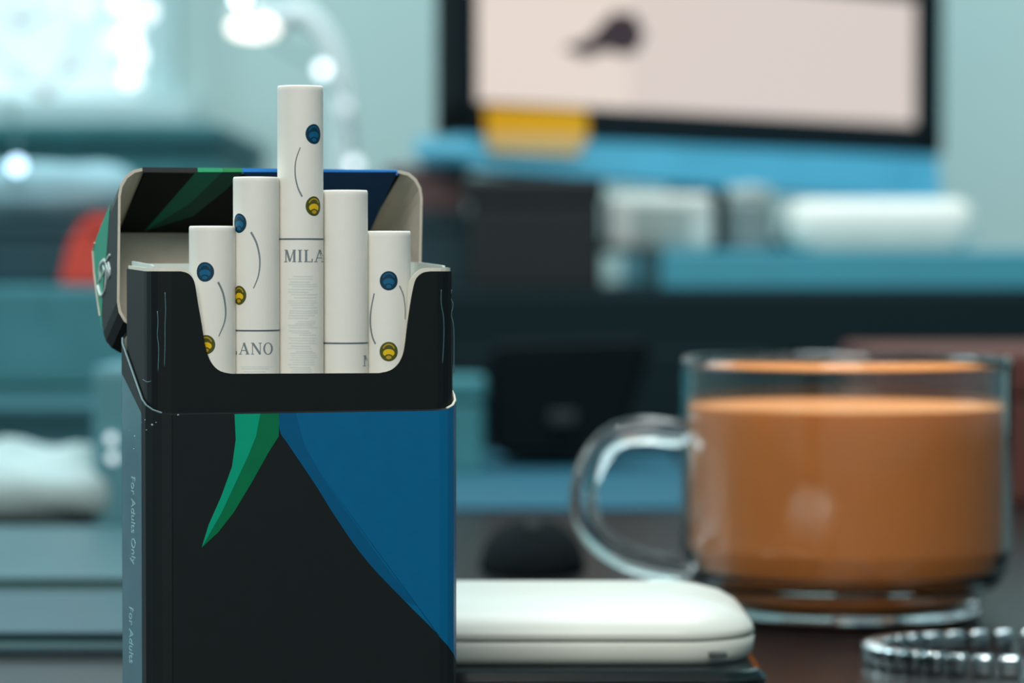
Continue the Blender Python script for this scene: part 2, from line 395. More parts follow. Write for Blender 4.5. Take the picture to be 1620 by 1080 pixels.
# ================================================================== WHITE POWER BANK ON CLEAR BOX
def rounded_slab(x0, x1, y0, y1, z0, z1, rc, n=10):
    bm = bmesh.new(); o = []
    for cx, cy, a0 in ((x1 - rc, y1 - rc, 0), (x0 + rc, y1 - rc, 90), (x0 + rc, y0 + rc, 180), (x1 - rc, y0 + rc, 270)):
        for k in range(n + 1):
            a_ = math.radians(a0 + 90 * k / n); o.append((cx + rc * math.cos(a_), cy + rc * math.sin(a_)))
    return bm, o
def pillow(x0, x1, y0, y1, levels, rc):
    bm = bmesh.new(); rings = []
    for z, ins in levels:
        r = max(rc - ins, .0004)
        _, o = rounded_slab(x0 + ins, x1 - ins, y0 + ins, y1 - ins, 0, 0, r); _.free()
        rings.append([bm.verts.new((x, y, z)) for x, y in o])
    for A_, B_ in zip(rings, rings[1:]):
        for k in range(len(A_)): bm.faces.new((A_[k - 1], A_[k], B_[k], B_[k - 1]))
    bm.faces.new(list(reversed(rings[0]))); bm.faces.new(rings[-1])
    return bm
zt = .0113
t = thing('clear_box', 'flat clear box under the white power bank', 'box', (0, 0, 0))
xr = XOF(1212, .585)
m_clear = mat('clear_plastic', (225, 240, 240), .08, var=0, trans=1, ior=1.45)
obj('case', pillow(-.040, xr, .575, .690, [(0, .001), (.001, 0), (zt - .002, 0), (zt - .0004, .001), (zt, .002)], .008), m_clear, t, False)
obj('insert', pillow(-.037, xr - .004, .580, .685, [(.001, 0), (zt - .004, 0)], .006), mat('insert_dark', (34, 50, 54), .4), t)
t = thing('power_bank', 'white rounded power bank lying between the pack and the cup', 'power bank', (0, 0, zt))
xr = XOF(1201, .588); h = .0125
m_pb = mat('pearl_white', (218, 221, 212), .35, var=.02)
lo = [(0, .0022), (.0006, .0010), (.0018, .0003), (.0042, 0), (.0046, .0003)]
hi = [(.0050, .0003), (.0054, 0), (.0066, .0004), (.0085, .0020), (.0102, .0050), (.0114, .0095), (.0121, .0150), (.0124, .022)]
obj('lower_shell', pillow(-.034, xr, .582, .640, lo, .016), m_pb, t, True)
obj('upper_shell', pillow(-.034, xr, .582, .640, hi, .016), m_pb, t, True)
obj('seam', pillow(-.0335, xr - .0005, .5825, .6395, [(.0040, .0002), (.0056, .0002)], .0155), mat('seam_grey', (120, 130, 128), .5), t)
obj('port', box(xr - .010, xr - .0065, .5815, .584, .0018, .0028, .0003), mat('port_dark', (70, 75, 75), .4), t)

# ================================================================== STEEL BRACELET (lower right)
t = thing('steel_bracelet', 'shiny steel link bracelet at the lower right corner', 'bracelet', (XOF(1660, .673), .673, 0))
m_st = mat('polished_steel', (205, 215, 218), .12, 1.0, var=.05)
N = 40; lk = None
for i in range(N):
    a_ = 2 * math.pi * i / N; x = .039 * math.cos(a_); y = .024 * math.sin(a_)
    if lk is None:
        bm = box(-.0021, .0021, -.0022, .0022, 0, .0045, .0009, 3); lk = obj('link', bm, m_st, t, True); o_ = lk
    else: o_ = lk.copy(); COL.objects.link(o_); o_.parent = t
    o_.location = (x, y, .0002); o_.rotation_euler = (0, 0, math.atan2(.024 * math.cos(a_), -.039 * math.sin(a_)))
obj('clasp', box(.033, .043, -.006, .006, .0, .0062, .001), m_st, t)

# ================================================================== TEA CUP
dC = .764
cup = thing('glass_cup', 'clear glass cup with looped handle holding milky tea', 'cup', (XOF(1338, dC), dC, 0))
m_glass = mat('clear_glass', (250, 252, 252), 0.015, var=0, trans=1, ior=1.47)
R = .0415; Hc = .0655
outer = [(0, .0006), (.0325, .0003), (.0338, .0010), (.0342, .0030), (.0344, .0062), (.0362, .0074), (.0390, .0090), (.0408, .0125), (R, .018), (R, .04), (R, Hc - .002), (R - .0003, Hc - .0006), (R - .0010, Hc)]
inner = [(R - .0015, Hc - .0008), (R - .0017, Hc - .003), (R - .0017, .04), (R - .0018, .018), (R - .0032, .0128), (R - .0066, .0103), (.0326, .0088), (.0320, .0062), (.0304, .0040), (0, .0034)]
obj('cup_body', lathe(outer + inner, 96), m_glass, cup, True)
hp = [(1108, 686), (1060, 683), (1015, 680), (972, 692), (938, 730), (923, 785), (934, 836), (972, 872), (1025, 891), (1075, 900), (1108, 902)]
hpts = []
for x, y in hp:
    p = PT(x, y, dC) - Vector(cup.location); p.y = 0; hpts.append(p)
lim = -(R - .0014)
for p in hpts: p.x = min(p.x, lim)
hpts = catmull(hpts[0:], 6)
obj('cup_handle', tube(hpts, .0034, 20), m_glass, cup, True)
zl = ZOF(640, dC)
tea = obj('milk_tea', lathe([(0, .0036), (.0302, .0042), (.0317, .0063), (.0323, .0090), (R - .0068, .0105), (R - .0035, .0130), (R - .0020, .018), (R - .0019, .04), (R - .0019, zl), (R - .0024, zl - .0004), (0, zl - .0004)], 96),
    mat('milky_tea', (240, 146, 70), 0.4, var=.03, scale=60, sss=.2), None, True)
tea.location = cup.location
tag(tea, 'milky orange brown tea filling the glass cup', 'tea')

# ================================================================== THE CIGARETTE PACK
mm = .001
Dk, Xk, YAW, W, DP, C, ZF, ZB, TH = 515.4, -34.75, 0.33291, 55.4, 24.5, 4.2, 63.35, 77.2, 2.0152
PK = Matrix.Translation((Xk * mm, Dk * mm, 0)) @ Matrix.Rotation(YAW, 4, 'Z')
pack = thing('cigarette_pack', 'open dark pack with blue and green print, holding cigarettes', 'cigarette pack', (Xk * mm, Dk * mm, 0), YAW)
ZT = 88.0
m_print = mat('print_black', (23, 29, 31), 0.5, var=.15, scale=300, spec=.3)
m_frame = mat('frame_black', (15, 22, 24), 0.6, var=.1, scale=200, spec=.25)
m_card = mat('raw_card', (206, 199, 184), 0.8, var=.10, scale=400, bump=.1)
m_white = mat('white_card', (226, 222, 206), 0.7, var=.03)
m_blue = mat('print_blue', (0, 98, 144), 0.32, var=.08, scale=300)
m_blue2 = mat('print_blue_band', (0, 86, 130), 0.32, var=.08, scale=300)
m_gr1 = mat('print_green', (0, 158, 124), 0.32, var=.06, scale=300)
m_gr2 = mat('print_green_dark', (0, 112, 70), 0.32, var=.08, scale=300)
m_gr3 = mat('print_green_deep', (0, 92, 82), 0.32, var=.08, scale=300)
def prof(ins=0.0, n=4):
    # outline of the pack, chamfered and slightly rounded corners, starts at the front left, runs clockwise seen from the front: (x, y)
    h = W / 2 - ins; y0, y1 = ins, DP - ins; c = max(C - ins * .6, .5); out = []
    def corner(cx, cy, a0):
        for k in range(n + 1):
            a_ = math.radians(a0 + 90 * k / n)
            p = Vector((cx + c * math.cos(a_), cy + c * math.sin(a_)))
            out.append((p.x, p.y))
    corner(h - c, y0 + c, -90); corner(h - c, y1 - c, 0); corner(-h + c, y1 - c, 90); corner(-h + c, y0 + c, 180)
    return out
def zcut(y): return ZF + (ZB - ZF) * y / DP
def shell(z0f, z1f, th, mats, cap=None):
    """tube along the outline between two height functions (mm), thickness th, optional cap 'bottom'/'top'"""
    po, pi = prof(0), prof(th); n = len(po); bm = bmesh.new()
    V = lambda p, z: bm.verts.new((p[0] * mm, p[1] * mm, z * mm))
    ol = [V(p, z0f(p[1])) for p in po]; oh = [V(p, z1f(p[1])) for p in po]
    il = [V(p, z0f(p[1]) + (th if cap == 'bottom' else 0)) for p in pi]; ih = [V(p, z1f(p[1]) - (th if cap == 'top' else 0)) for p in pi]
    def q(a, b, c, d, m):
        f = bm.faces.new((a, b, c, d)); f.material_index = m
    for i in range(n):
        j = (i + 1) % n
        q(ol[i], ol[j], oh[j], oh[i], 0); q(il[j], il[i], ih[i], ih[j], 1)
        if cap != 'bottom': q(ol[j], ol[i], il[i], il[j], 1)
        if cap != 'top': q(oh[i], oh[j], ih[j], ih[i], 0)
    if cap == 'bottom': bm.faces.new(list(reversed(ol))).material_index = 0; bm.faces.new(il).material_index = 1
    if cap == 'top': bm.faces.new(oh).material_index = 0; bm.faces.new(list(reversed(ih))).material_index = 1
    return bm
body = obj('pack_body', shell(lambda y: 0, zcut, .45, None, 'bottom'), None, pack, False, [m_print, m_card])
lid = obj('lid', shell(zcut, lambda y: ZT, .45, None, 'top'), None, pack, False, [m_print, m_card])
hinge = Matrix.Translation((0, DP * mm, ZB * mm))
LW = hinge @ Matrix.Rotation(-TH, 4, 'X') @ hinge.inverted()
lid.matrix_local = LW
LIDM = PK @ LW
obj('hinge', box((-W / 2 + C) * mm, (W / 2 - C) * mm, (DP - .45) * mm, (DP + .25) * mm, (ZB - 2.2) * mm, (ZB + .1) * mm, .0001), m_print, pack)

# flat print cut to shape, laid on a plane of the pack.  pts in pixels, projected once onto the real surface
def on_plane(mw, px, py, axis, val):
    o, d_ = local_ray(mw, px, py); return o + d_ * ((val - o[axis]) / d_[axis])
def decal(name, pts, mw, axis, val, m, parent, th=.00004, smoothk=0):
    P_ = [on_plane(mw, x, y, axis, val) for x, y in pts]
    if mw is PK:
        for p in P_: p.z = min(p.z, ZF * mm - .00003)
    if smoothk: P_ = catmull(P_, smoothk, True)
    bm = bmesh.new(); v = [bm.verts.new(p) for p in P_]; f = bm.faces.new(v)
    f.normal_update()
    return obj(name, bm, m, parent)
e = .00004
FX = (-W / 2 + C) * mm
lim_l, lim_r = (-W / 2 + C) * mm, (W / 2 - C) * mm
# blue field: front panel + right chamfer
def dense(pts, k):
    out = []
    for a_, b_ in zip(pts, pts[1:]):
        for i in range(k): out.append((a_[0] + (b_[0] - a_[0]) * i / k, a_[1] + (b_[1] - a_[1]) * i / k))
    out.append(pts[-1]); return out
edge_px = [(441, 655), (443, 682), (452, 697), (468, 718), (498, 765), (535, 824), (578, 884), (630, 940), (680, 990), (697, 1007)]
ed = catmull([on_plane(PK, x, y, 1, -e) for x, y in edge_px], 5)
bm = bmesh.new()
zr = ZF * mm - .00002
top = [bm.verts.new((lim_r, -e, zr))] + [bm.verts.new((ed[0].x, -e, zr))]
vs = top + [bm.verts.new(p) for p in ed[1:]]
vs[-1].co.x = lim_r
bm.faces.new(vs)
zend = vs[-1].co.z
h = W / 2; slope = (ed[-1].z - ed[-6].z) / (ed[-1].x - ed[-6].x)
prevT = prevB = None
for k in range(9):
    a_ = math.radians(-90 + 90 * k / 8)
    # follow the four-segment rounding of the body
    kk = 4 * k / 8; i0 = min(int(kk), 3); fr_ = kk - i0
    q0 = math.radians(-90 + 22.5 * i0); q1 = math.radians(-90 + 22.5 * (i0 + 1))
    p0 = Vector((h - C + C * math.cos(q0), C + C * math.sin(q0))); p1 = Vector((h - C + C * math.cos(q1), C + C * math.sin(q1)))
    p = p0.lerp(p1, fr_); nrm = Vector((math.cos(a_), math.sin(a_))) * .04
    zlow = zend + slope * (C * math.pi / 2 * k / 8) * mm
    T_ = bm.verts.new(((p.x + nrm.x) * mm, (p.y + nrm.y) * mm, zcut(p.y) * mm)); B_ = bm.verts.new(((p.x + nrm.x) * mm, (p.y + nrm.y) * mm, zlow))
    if prevT: bm.faces.new((prevT, T_, B_, prevB))
    prevT, prevB = T_, B_
o_ = obj('blue_print', bm, m_blue, body); o_['label'] = 'blue printed field'
decal('blue_print', [(441, 650), (468, 650), (482, 705), (515, 762), (560, 825), (610, 895), (660, 958), (640, 950), (578, 884), (535, 824), (498, 765), (452, 697), (443, 682)], PK, 1, -e * 1.6, m_blue2, body)
decal('green_print', [(371, 650), (442, 650), (441, 690), (425, 715), (400, 760), (370, 810), (345, 842), (319, 866), (330, 830), (350, 785), (367, 738), (373, 695)], PK, 1, -e * 1.6, m_gr2, body)
decal('green_print', [(371, 650), (412, 650), (405, 690), (393, 720), (372, 765), (350, 812), (319, 866), (330, 830), (350, 785), (367, 738), (373, 695)], PK, 1, -e * 2.4, m_gr1, body)
# raised fold lines on the body
m_fold = mat('fold_gloss', (70, 105, 115), .2)
obj('fold_line', tube([(lim_l + .0001, -.00002, .001), (lim_l + .0001, -.00002, ZF * mm)], .00006, 6), mat('fold_dark', (16, 20, 22), .3), body)
# white cut edges on the rim
def rim(name, ys, side, zoff, r, m, par, inset=.2):
    pts = []
    pr = [p for p in prof(inset) if (p[0] > 0) == (side > 0) and ys[0] <= p[1] <= ys[1] and abs(p[0]) > W / 2 - C - .01]
    pr.sort(key=lambda p: p[1])
    for p in pr: pts.append((p[0] * mm, p[1] * mm, (zcut(p[1]) + zoff) * mm))
    return obj(name, tube(pts, r, 6), m, par)
rim('cut_or_lit_edge', (0, 23), -1, .05, .00017, mat('cut_edge_grey', (110, 140, 145), .5), body, .15)
rim('cut_or_lit_edge', (0, 23), 1, .05, .00022, m_white, body, .15)
# foil crumbs at the left corner
m_foil = mat('crinkled_film', (215, 235, 238), .12, .6, var=.1)
for (x, y, r_) in ((241, 672, .28), (230, 664, .15), (205, 648, .13), (203, 656, .1), (232, 680, .12), (213, 690, .1), (212, 710, .1), (205, 680, .1), (247, 668, .12), (282, 656, .16), (224, 668, .1)):
    o3, d3 = local_ray(PK, x, y)
    tt = ((-.0 - o3.y) / d3.y)
    p = o3 + d3 * tt
    # find the corner surface
    for s_ in range(400):
        q = o3 + d3 * (tt + s_ * .0001)
        xx, yy = q.x / mm, q.y / mm
        if yy >= 0 and xx > -W / 2 and not (xx < -W / 2 + C and yy < C and math.hypot(xx + W / 2 - C, yy - C) > C): p = q; break
    bm = bmesh.new(); bmesh.ops.create_icosphere(bm, subdivisions=1, radius=r_ * mm)
    for v in bm.verts: v.co = Vector((v.co.x * random.uniform(.6, 1.6), v.co.y * .6, v.co.z * random.uniform(.5, 1.2)))
    o4 = obj('film_crumb', bm, m_foil, body); o4.location = p
# vertical words on the left side
def text_obj(name, s, size, mtx, m, par, ext=.00002, sx=1.0):
    c = bpy.data.curves.new(name, 'FONT'); c.body = s; c.size = size; c.extrude = ext
    o = bpy.data.objects.new('tmp', c); COL.objects.link(o)
    bpy.context.view_layer.update()
    me = bpy.data.meshes.new_from_object(o.evaluated_get(bpy.context.evaluated_depsgraph_get()))
    bpy.data.objects.remove(o)
    me.materials.clear(); me.materials.append(m)
    r = bpy.data.objects.new(name, me); COL.objects.link(r); r.parent = par
    r.matrix_local = mtx @ Matrix.Diagonal((sx, 1, 1, 1)); return r
m_emb = mat('emboss_silver', (176, 220, 226), .3, .3)
def side_text(s, ztop_, size, sx, y=12.5):
    # text x -> -z, text y -> -y (towards the front), facing -x
    M4 = Matrix(((0, 0, -1, (-W / 2 - .02) * mm), (0, -1, 0, y * mm), (-1, 0, 0, ztop_ * mm), (0, 0, 0, 1)))
    text_obj('lettering', s, size * mm, M4, m_emb, body, sx=sx)
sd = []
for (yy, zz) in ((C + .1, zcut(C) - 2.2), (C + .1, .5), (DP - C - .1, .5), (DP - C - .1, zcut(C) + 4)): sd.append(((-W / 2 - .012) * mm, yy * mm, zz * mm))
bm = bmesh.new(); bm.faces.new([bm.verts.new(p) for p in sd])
obj('side_sheen', bm, mat('sheen_teal', (34, 104, 124), .22, var=.5, scale=160, coat=.5), body)  # window reflection on the side, painted as a teal panel
side_text('For Adults Only', 52.5, 4.6, .50)
side_text('For Adults', 30.0, 4.6, .50, 14.5)

# lid: printed inner flap
yfl = .95
flz0 = ZF + .05
px_b = on_plane(LIDM, 240, 368, 1, yfl * mm)
fl = bmesh.new(); add_box(fl, (-W / 2 + C + .3) * mm, (W / 2 - C - .3) * mm, .46 * mm, yfl * mm, flz0 * mm, px_b.z, .00008, 1)
flap = obj('inner_flap', fl, mat('flap_black', (15, 22, 24), .7, spec=.15), lid)
ye = yfl * mm + e
decal('green_print', [(310, 272), (352, 272), (300, 322), (228, 366)], LIDM, 1, ye, mat('flap_green', (0, 112, 90), .6, spec=.2), flap)
decal('green_print', [(352, 272), (384, 272), (358, 300), (305, 342), (228, 366), (300, 322)], LIDM, 1, ye, mat('flap_green_deep', (0, 74, 62), .6, spec=.2), flap)
decal('blue_print', [(384, 272), (628, 272), (586, 365), (470, 366), (430, 330)], LIDM, 1, ye, mat('flap_blue', (0, 66, 116), .6, spec=.2), flap)
obj('crease', box((-W / 2 + C) * mm, (W / 2 - C) * mm, .45 * mm, .75 * mm, (ZT - .75) * mm, (ZT - .5) * mm), mat('crease_grey', (128, 122, 110), .8), lid)
# fold edge of the front panel, printed: dark / green / blue
zt_ = (ZF + .0) * mm
for (xa, xb, m_) in ((312, 352, mat('print_green_edge', (30, 150, 100), .4)), (352, 383, mat('print_green_leaf', (20, 130, 70), .4)), (383, 630, mat('print_blue_edge', (0, 112, 190), .4))):
    a_ = on_plane(LIDM, xa, 270, 1, .4 * mm).x; b_ = on_plane(LIDM, xb, 270, 1, .4 * mm).x
    o_ = obj('printed_edge', box(a_, b_, -.00002, .00098, zt_ - .00030, zt_ + .00005, .00004, 1), m_, lid)
obj('printed_edge', box((-W / 2 + C) * mm, on_plane(LIDM, 312, 270, 1, .4 * mm).x, -.00002, .00098, zt_ - .00030, zt_ + .00005, .00004, 1), m_print, lid)
# lid side print and emblem (plane x = -W/2)
XS = -W / 2 * mm - e
decal('green_print', [(147, 396), (153, 374), (164, 346), (174, 322), (172, 350), (169, 395), (164, 440), (162, 470), (160, 520), (155, 480), (150, 430)], LIDM, 0, XS, m_gr1, lid)
obj('cut_or_lit_edge', tube([on_plane(LIDM, x, y, 0, XS) for x, y in ((184, 300), (172, 322), (150, 384), (147, 397), (149, 430), (153, 465), (158, 500))][2:], .00018, 6), m_card, lid)  # lit chamfer edge of the lid, painted as a pale line
m_embl = mat('emblem_silver', (200, 215, 212), .3, .2)
def stroke(pts, w_, name, mw, axis, val, m, par, k=6):
    P_ = catmull([on_plane(mw, x, y, axis, val) for x, y in pts], k)
    n = len(P_); w2 = w_ if isinstance(w_, (list, tuple)) else None
    rr = [((w2[0] * (1 - i / (n - 1)) + w2[1] * i / (n - 1)) if w2 else w_) for i in range(n)]
    return obj(name, tube(P_, rr, 6) if False else add_tube(bmesh.new(), P_, rr, 6), m, par, True)
for pts, w_ in (([(174, 403), (171, 408), (168, 414)], .00025), ([(166, 412), (161, 418), (159, 428), (159, 440), (157, 446)], (.0005, .0003)),
                ([(164, 420), (165, 428), (163, 436)], .0003), ([(168, 414), (169, 426), (168, 440), (167, 452), (165, 462), (160, 469)], .00026),
                ([(172, 415), (174, 424), (174, 434), (172, 440)], .00025), ([(156, 452), (158, 460), (160, 468)], .0004), ([(170, 420), (172, 430), (171, 436)], .0002)):
    stroke(pts, w_, 'emblem_stroke', LIDM, 0, XS, m_embl, lid)

# inner frame (black card with the U-shaped cut-out)
yi = .55
def FP(px, py, yy=yi): return on_plane(PK, px, py, 1, yy * mm)
ucut = [(286, 429), (297, 432), (305, 440), (309, 452), (313, 478), (319, 512), (324, 543), (329, 562), (337, 577), (349, 587), (366, 591)]
ucut_r = [(600, 590), (617, 586), (629, 577), (637, 563), (641, 545), (645, 512), (650, 478), (655, 452), (660, 439), (670, 431), (682, 429)]
def frame_mesh(off, ypl, dz, zlow, th):
    bm = bmesh.new()
    L_ = catmull([FP(x - 1.5 * (off < 0) , y - dz * max(-.3, min(1, (500 - y) / 60)), ypl) for x, y in ucut], 3)
    R_ = catmull([FP(x + off * max(-.1, min(1, (520 - y) / 60)) * (1 if y > 440 else .5), y - dz * max(-.3, min(1, (500 - y) / 60)), ypl) for x, y in ucut_r], 3)
    zt0, zt1 = L_[0].z, R_[-1].z
    h_ = (W / 2 - ypl) * mm; c = C * mm * .92
    contour = [Vector((-h_ + c, ypl * mm, zlow)), Vector((-h_ + c, ypl * mm, zt0))] + L_ + R_ + [Vector((h_ - c, ypl * mm, zt1)), Vector((h_ - c, ypl * mm, zlow))]
    a = [bm.verts.new(p) for p in contour]; b = [bm.verts.new(p + Vector((0, th * mm, 0))) for p in contour]
    bm.faces.new(a); bm.faces.new(list(reversed(b)))
    for i in range(len(a)): bm.faces.new((a[i - 1], a[i], b[i], b[i - 1]))
    for sgn, zt in ((-1, zt0), (1, zt1)):
        pr = [(-90 + 18 * k) for k in range(6)]
        o1 = [Vector((sgn * (h_ - c + c * math.cos(math.radians(q))), ypl * mm + c + c * math.sin(math.radians(q)), 0)) for q in pr]
        o1.append(Vector((sgn * h_, (DP - 6) * mm, 0)))
        prv = None
        for i, p in enumerate(o1):
            zz = zt + (0 if i < len(o1) - 1 else .0004)
            inn = Vector((p.x - sgn * th * mm * (0 if i == 0 else 1), p.y + (th * mm if i == 0 else 0), 0))
            cur = [bm.verts.new((p.x, p.y, zlow)), bm.verts.new((p.x, p.y, zz)), bm.verts.new((inn.x, inn.y, zz)), bm.verts.new((inn.x, inn.y, zlow))]
            if prv:
                for k in range(4): bm.faces.new((prv[k], prv[(k + 1) % 4], cur[(k + 1) % 4], cur[k]))
            prv = cur
        bm.faces.new(prv)
    return bm
obj('inner_frame', frame_mesh(0, yi, 0, .046, .3), m_frame, pack)
o_ = obj('frame_lining', frame_mesh(-8, yi + .32, 5.5, .046, .25), m_white, pack); o_['label'] = 'white card lining'
# crinkles along the folds of the frame
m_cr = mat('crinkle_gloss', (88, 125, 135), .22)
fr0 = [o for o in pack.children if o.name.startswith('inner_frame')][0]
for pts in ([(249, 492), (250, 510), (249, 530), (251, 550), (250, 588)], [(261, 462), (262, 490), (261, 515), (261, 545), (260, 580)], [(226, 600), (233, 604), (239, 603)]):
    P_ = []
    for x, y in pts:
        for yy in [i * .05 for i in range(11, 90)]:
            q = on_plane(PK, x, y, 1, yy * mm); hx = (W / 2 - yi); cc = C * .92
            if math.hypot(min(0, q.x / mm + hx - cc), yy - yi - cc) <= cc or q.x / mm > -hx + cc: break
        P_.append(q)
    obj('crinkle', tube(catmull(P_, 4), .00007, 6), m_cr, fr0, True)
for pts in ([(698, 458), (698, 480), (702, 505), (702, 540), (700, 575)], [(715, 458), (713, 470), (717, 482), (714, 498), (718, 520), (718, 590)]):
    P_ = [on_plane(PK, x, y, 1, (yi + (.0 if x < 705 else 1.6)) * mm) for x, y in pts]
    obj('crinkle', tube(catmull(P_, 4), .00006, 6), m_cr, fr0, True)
# foil liner standing around the cigarettes
def liner():
    pr = prof(1.7, 4); n = len(pr); bm = bmesh.new(); lo, hi, li, hi2 = [], [], [], []
    for x, y in pr:
        t_ = y / DP; zt = 87.6 + 1.6 * max(0, math.sin(t_ * 2.6)) + .25 * math.sin(x * 1.1)
        if y < 3.2: zt = 66
        lo.append(bm.verts.new((x * mm, y * mm, .060))); hi.append(bm.verts.new((x * mm, y * mm, zt * mm)))
        hi2.append(bm.verts.new((x * .985 * mm, (y * .97 + .4) * mm, zt * mm))); li.append(bm.verts.new((x * .985 * mm, (y * .97 + .4) * mm, .060)))
    for i in range(n):
        j = (i + 1) % n
        bm.faces.new((lo[i], lo[j], hi[j], hi[i])); bm.faces.new((hi[i], hi[j], hi2[j], hi2[i])); bm.faces.new((hi2[i], hi2[j], li[j], li[i]))
    return bm
obj('paper_liner', liner(), mat('liner_paper', (205, 214, 208), .45, var=.06), pack)

# ================================================================== CIGARETTES
m_paper = mat('cigarette_paper', (231, 229, 221), 0.75, var=.015, scale=500, bump=.05)
m_filter = mat('filter_fibre', (240, 236, 224), .9, var=.05, scale=900)
m_ink = mat('ink_grey', (116, 128, 132), .6)
m_line = mat('ink_line', (88, 102, 108), .6)
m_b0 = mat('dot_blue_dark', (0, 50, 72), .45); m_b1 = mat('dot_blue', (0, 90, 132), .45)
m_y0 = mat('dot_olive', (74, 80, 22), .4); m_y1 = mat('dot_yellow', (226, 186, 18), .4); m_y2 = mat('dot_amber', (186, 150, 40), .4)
RC = 3.92
class Cig:
    def __init__(s, cxpx, toppx, label):
        # centre on the row, found where the centre pixel meets the row plane
        yrow = (yi + .32 + .25 + .15 + RC)
        q = on_plane(PK, cxpx, 500, 1, yrow * mm)
        s.cx, s.cy = q.x, yrow * mm
        qt = on_plane(PK, cxpx, toppx, 1, (yrow - RC) * mm); s.top = qt.z
        w_ = PK @ Vector((s.cx, s.cy, 0)); base = s.top - .084
        base = max(base, .0008)
        s.base = base
        s.o = thing('cigarette', label, 'cigarette', (w_.x, w_.y, base), YAW, 'cigarettes standing in the open pack')
        s.M = Matrix.Translation((w_.x, w_.y, base)) @ Matrix.Rotation(YAW, 4, 'Z')
        H_ = s.top - base; r = RC * mm
        s.H = H_
        obj('paper', lathe([(r - .0001, 0), (r, .0002), (r, H_ * .5), (r, H_ - .0003), (r - .00015, H_), (r - .0003, H_ - .0001), (r - .0003, 0)], 64, True), m_paper, s.o, True)
        obj('filter', lathe([(0, 0.0001), (r - .0003, 0.0001), (r - .0003, H_ - .0008), (0, H_ - .0006)], 48), m_filter, s.o, True)
    def pt(s, px, py, lift=.00003):
        o, d_ = local_ray(s.M, px, py); r = RC * mm + lift
        a = d_.x ** 2 + d_.y ** 2; b = 2 * (o.x * d_.x + o.y * d_.y); c = o.x ** 2 + o.y ** 2 - r * r
        disc = max(b * b - 4 * a * c, 0)
        q = o + d_ * ((-b - math.sqrt(disc)) / (2 * a))
        k = r / math.hypot(q.x, q.y); return Vector((q.x * k, q.y * k, q.z))
    def ang(s, px, py):
        q = s.pt(px, py); return math.atan2(q.y, q.x), q.z
    def cyl(s, a, z, lift): r = RC * mm + lift; return Vector((r * math.cos(a), r * math.sin(a), z))
    def patch(s, name, a0, z0, ra, rz, m, lift, arc=(0, 360), inner=0.0):
        bm = bmesh.new(); n = 28; rings = []
        for k in range(6):
            f = inner + (1 - inner) * k / 5
            rings.append([bm.verts.new(s.cyl(a0 + f * ra * math.cos(math.radians(arc[0] + (arc[1] - arc[0]) * i / n)) / (RC * mm), z0 + f * rz * math.sin(math.radians(arc[0] + (arc[1] - arc[0]) * i / n)), lift)) for i in range(n + 1)])
        for A_, B_ in zip(rings, rings[1:]):
            for i in range(n): bm.faces.new((A_[i], A_[i + 1], B_[i + 1], B_[i]))
        bmesh.ops.remove_doubles(bm, verts=bm.verts, dist=1e-6)
        return bm
    def dot(s, px, py, kind, r=1.58):
        a, z = s.ang(px, py); rx = r * mm; L0 = .00002
        base, hi, mid = (m_b0, m_b1, m_b1) if kind == 'blue' else (m_y0, m_y1, m_y2)
        d0 = obj(kind + '_dot', s.patch('', a, z, rx, rx * 1.05, base, L0), base, s.o)
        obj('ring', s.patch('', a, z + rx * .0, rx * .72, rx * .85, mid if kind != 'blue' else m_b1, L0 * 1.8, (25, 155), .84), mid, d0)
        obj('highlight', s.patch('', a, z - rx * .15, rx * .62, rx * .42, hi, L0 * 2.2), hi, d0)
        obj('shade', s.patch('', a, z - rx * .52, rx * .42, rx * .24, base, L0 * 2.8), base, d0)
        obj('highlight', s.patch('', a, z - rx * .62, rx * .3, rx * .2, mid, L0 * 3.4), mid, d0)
    def strip(s, pts, w_, name, m, lift=.00002, k=5, par=None):
        # ribbon wrapped on the paper, given in pixels; width in px (start, end)
        P2 = catmull([Vector((x, y, 0)) for x, y in pts], k) if k > 1 else [Vector((x, y, 0)) for x, y in pts]
        n = len(P2); bm = bmesh.new(); pa = None
        for i, p in enumerate(P2):
            t_ = (P2[min(i + 1, n - 1)] - P2[max(i - 1, 0)]).normalized(); nn = Vector((-t_.y, t_.x, 0))
            w2 = w_[0] + (w_[1] - w_[0]) * i / (n - 1) if isinstance(w_, tuple) else w_
            l_, r_ = p + nn * w2 / 2, p - nn * w2 / 2
            cur = (bm.verts.new(s.pt(l_.x, l_.y, lift)), bm.verts.new(s.pt(r_.x, r_.y, lift)))
            if pa: bm.faces.new((pa[0], pa[1], cur[1], cur[0]))
            pa = cur
        return bm
    def arc(s, pts, w_=(3.4, 1.6)): obj('printed_arc', s.strip(pts, w_, '', m_ink), m_ink, s.o)
    def band(s, py, w_=2.6):
        # printed ring around the whole paper
        _, z = s.ang(s.cpx(), py); bm = bmesh.new(); n = 64; pv = None; f0 = None
        hw = w_ / 9.3 / 2 * mm
        for i in range(n):
            a = 2 * math.pi * i / n; c = (bm.verts.new(s.cyl(a, z - hw, .00002)), bm.verts.new(s.cyl(a, z + hw, .00002)))
            if pv: bm.faces.new((pv[0], c[0], c[1], pv[1]))
            else: f0 = c
            pv = c
        bm.faces.new((pv[0], f0[0], f0[1], pv[1]))
        obj('printed_line', bm, m_line, s.o)
    def cpx(s):
        w_ = s.M @ Vector((0, 0, 0)); return 810 + F * w_.x / w_.y
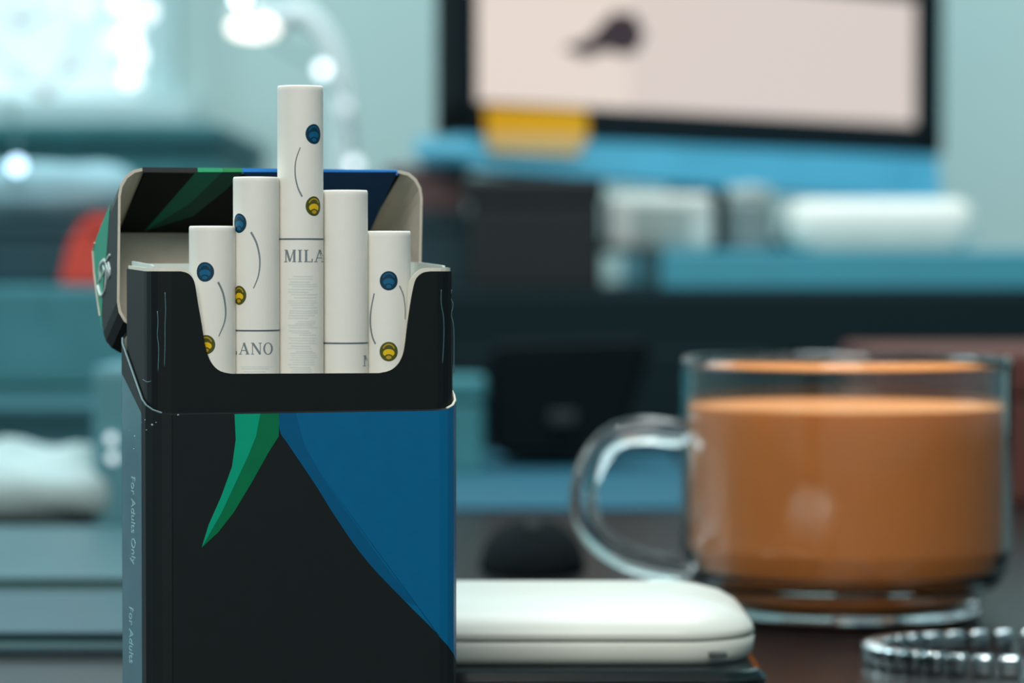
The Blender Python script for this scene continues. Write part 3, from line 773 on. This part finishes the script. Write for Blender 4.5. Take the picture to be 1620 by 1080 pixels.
# serif capitals: strokes in a 1-high box (x right, y down), (x0,y0,x1,y1,width)
GL = {'M': (1.02, [(.06, .03, .30, .03, .07), (.72, .03, .98, .03, .07), (.02, .97, .30, .97, .06), (.68, .97, 1.0, .97, .06), (.17, 0, .17, 1, .09), (.22, .02, .5, .95, .17), (.5, .95, .80, .02, .07), (.85, 0, .85, 1, .18)]),
      'I': (.42, [(.04, .03, .38, .03, .06), (.04, .97, .38, .97, .06), (.21, 0, .21, 1, .18)]),
      'L': (.78, [(.04, .03, .40, .03, .06), (.04, .97, .72, .97, .06), (.21, 0, .21, 1, .18), (.70, .72, .70, 1, .08)]),
      'A': (.92, [(.0, .97, .28, .97, .06), (.58, .97, .92, .97, .06), (.12, .98, .45, .02, .07), (.44, .0, .78, .98, .18), (.24, .66, .66, .66, .06)]),
      'N': (.92, [(.0, .03, .24, .03, .06), (.66, .03, .94, .03, .06), (.02, .97, .28, .97, .06), (.14, 0, .14, 1, .07), (.16, .02, .80, .98, .18), (.80, 0, .80, 1, .07)]),
      'O': (.86, [])}
def word(c, s, x, y, h, gap=.12):
    for ch in s:
        w_, st_ = GL[ch]
        bm = bmesh.new()
        for (a0, b0, a1, b1, wd_) in st_:
            n = 6
            pts = [(x + h * (a0 + (a1 - a0) * i / n), y + h * (b0 + (b1 - b0) * i / n)) for i in range(n + 1)]
            t2 = c.strip(pts, wd_ * h, '', m_ink, .000025, 1)
            me = bpy.data.meshes.new('t'); t2.to_mesh(me); t2.free(); bm.from_mesh(me); bpy.data.meshes.remove(me)
        if ch == 'O':
            pa = None; first = None; n = 28
            for i in range(n + 1):
                q = 2 * math.pi * i / n
                o_ = c.pt(x + h * (.43 + .41 * math.cos(q)), y + h * (.5 + .52 * math.sin(q)), .000025)
                i_ = c.pt(x + h * (.43 + .26 * math.cos(q)), y + h * (.5 + .46 * math.sin(q)), .000025)
                cu = (bm.verts.new(o_), bm.verts.new(i_))
                if pa: bm.faces.new((pa[0], cu[0], cu[1], pa[1]))
                pa = cu
        obj('letter', bm, m_ink, c.o)
        x += (w_ + gap) * h

c1 = Cig(336, 357, 'leftmost cigarette, short, between the pack frame and a taller one')
c2 = Cig(405.5, 279, 'second tallest cigarette, left of the tallest one')
c3 = Cig(475.5, 134, 'tallest cigarette, sticking up in the middle of the pack')
c4 = Cig(546, 300, 'blank cigarette just right of the tallest one')
c5 = Cig(614, 365, 'rightmost cigarette, short, with blue and yellow dots')
c1.dot(324, 430, 'blue'); c1.dot(326, 545, 'yellow', 1.55); c1.arc([(345, 446), (353, 464), (357, 490), (355, 510), (346, 532)])
c2.dot(378, 353, 'blue'); c2.dot(378, 467, 'yellow', 1.55); c2.arc([(397, 367), (406, 385), (411, 410), (409, 435), (401, 456)])
c2.band(523); word(c2, 'LANO', 361, 542, 18.5)
c3.dot(497, 212, 'blue', 1.62); c3.dot(497, 326, 'yellow', 1.6); c3.arc([(475, 233), (468, 254), (467, 276), (471, 296), (478, 311)], (1.6, 2.8))
c3.band(378); word(c3, 'MILAN', 449, 395, 19.5, .08)
c4.band(543); word(c4, 'M', 574, 562, 17)
c5.dot(615, 444, 'blue'); c5.dot(615, 556, 'yellow', 1.6)
c5.arc([(592, 464), (587, 490), (586, 512), (589, 532), (594, 544)], (2.0, 2.6)); c5.arc([(632, 452), (638, 466), (641, 486), (641, 505)], (2.0, 1.4))
# faint lettering block on the tallest cigarette
m_faint = mat('ink_faint', (212, 218, 213), .7, var=.05, scale=1500)
random.seed(3)
for c, y0, y1, xa, xb in ((c3, 437, 592, 455, 503), (c2, 580, 592, 379, 435)):
    bm = bmesh.new(); y = y0
    while y < y1:
        L_ = random.uniform(.55, 1); xs = xa + (xb - xa) * (1 - L_) * random.random(); n = 8
        pts = [(xs + (xb - xa) * L_ * i / n, y) for i in range(n + 1)]
        t2 = c.strip(pts, random.uniform(1.2, 2.4), '', m_faint, .000022, 1)
        me = bpy.data.meshes.new('t'); t2.to_mesh(me); t2.free(); bm.from_mesh(me); bpy.data.meshes.remove(me)
        y += random.uniform(3.0, 5.0)
    o_ = obj('small_print', bm, m_faint, c.o); o_['kind'] = 'stuff'
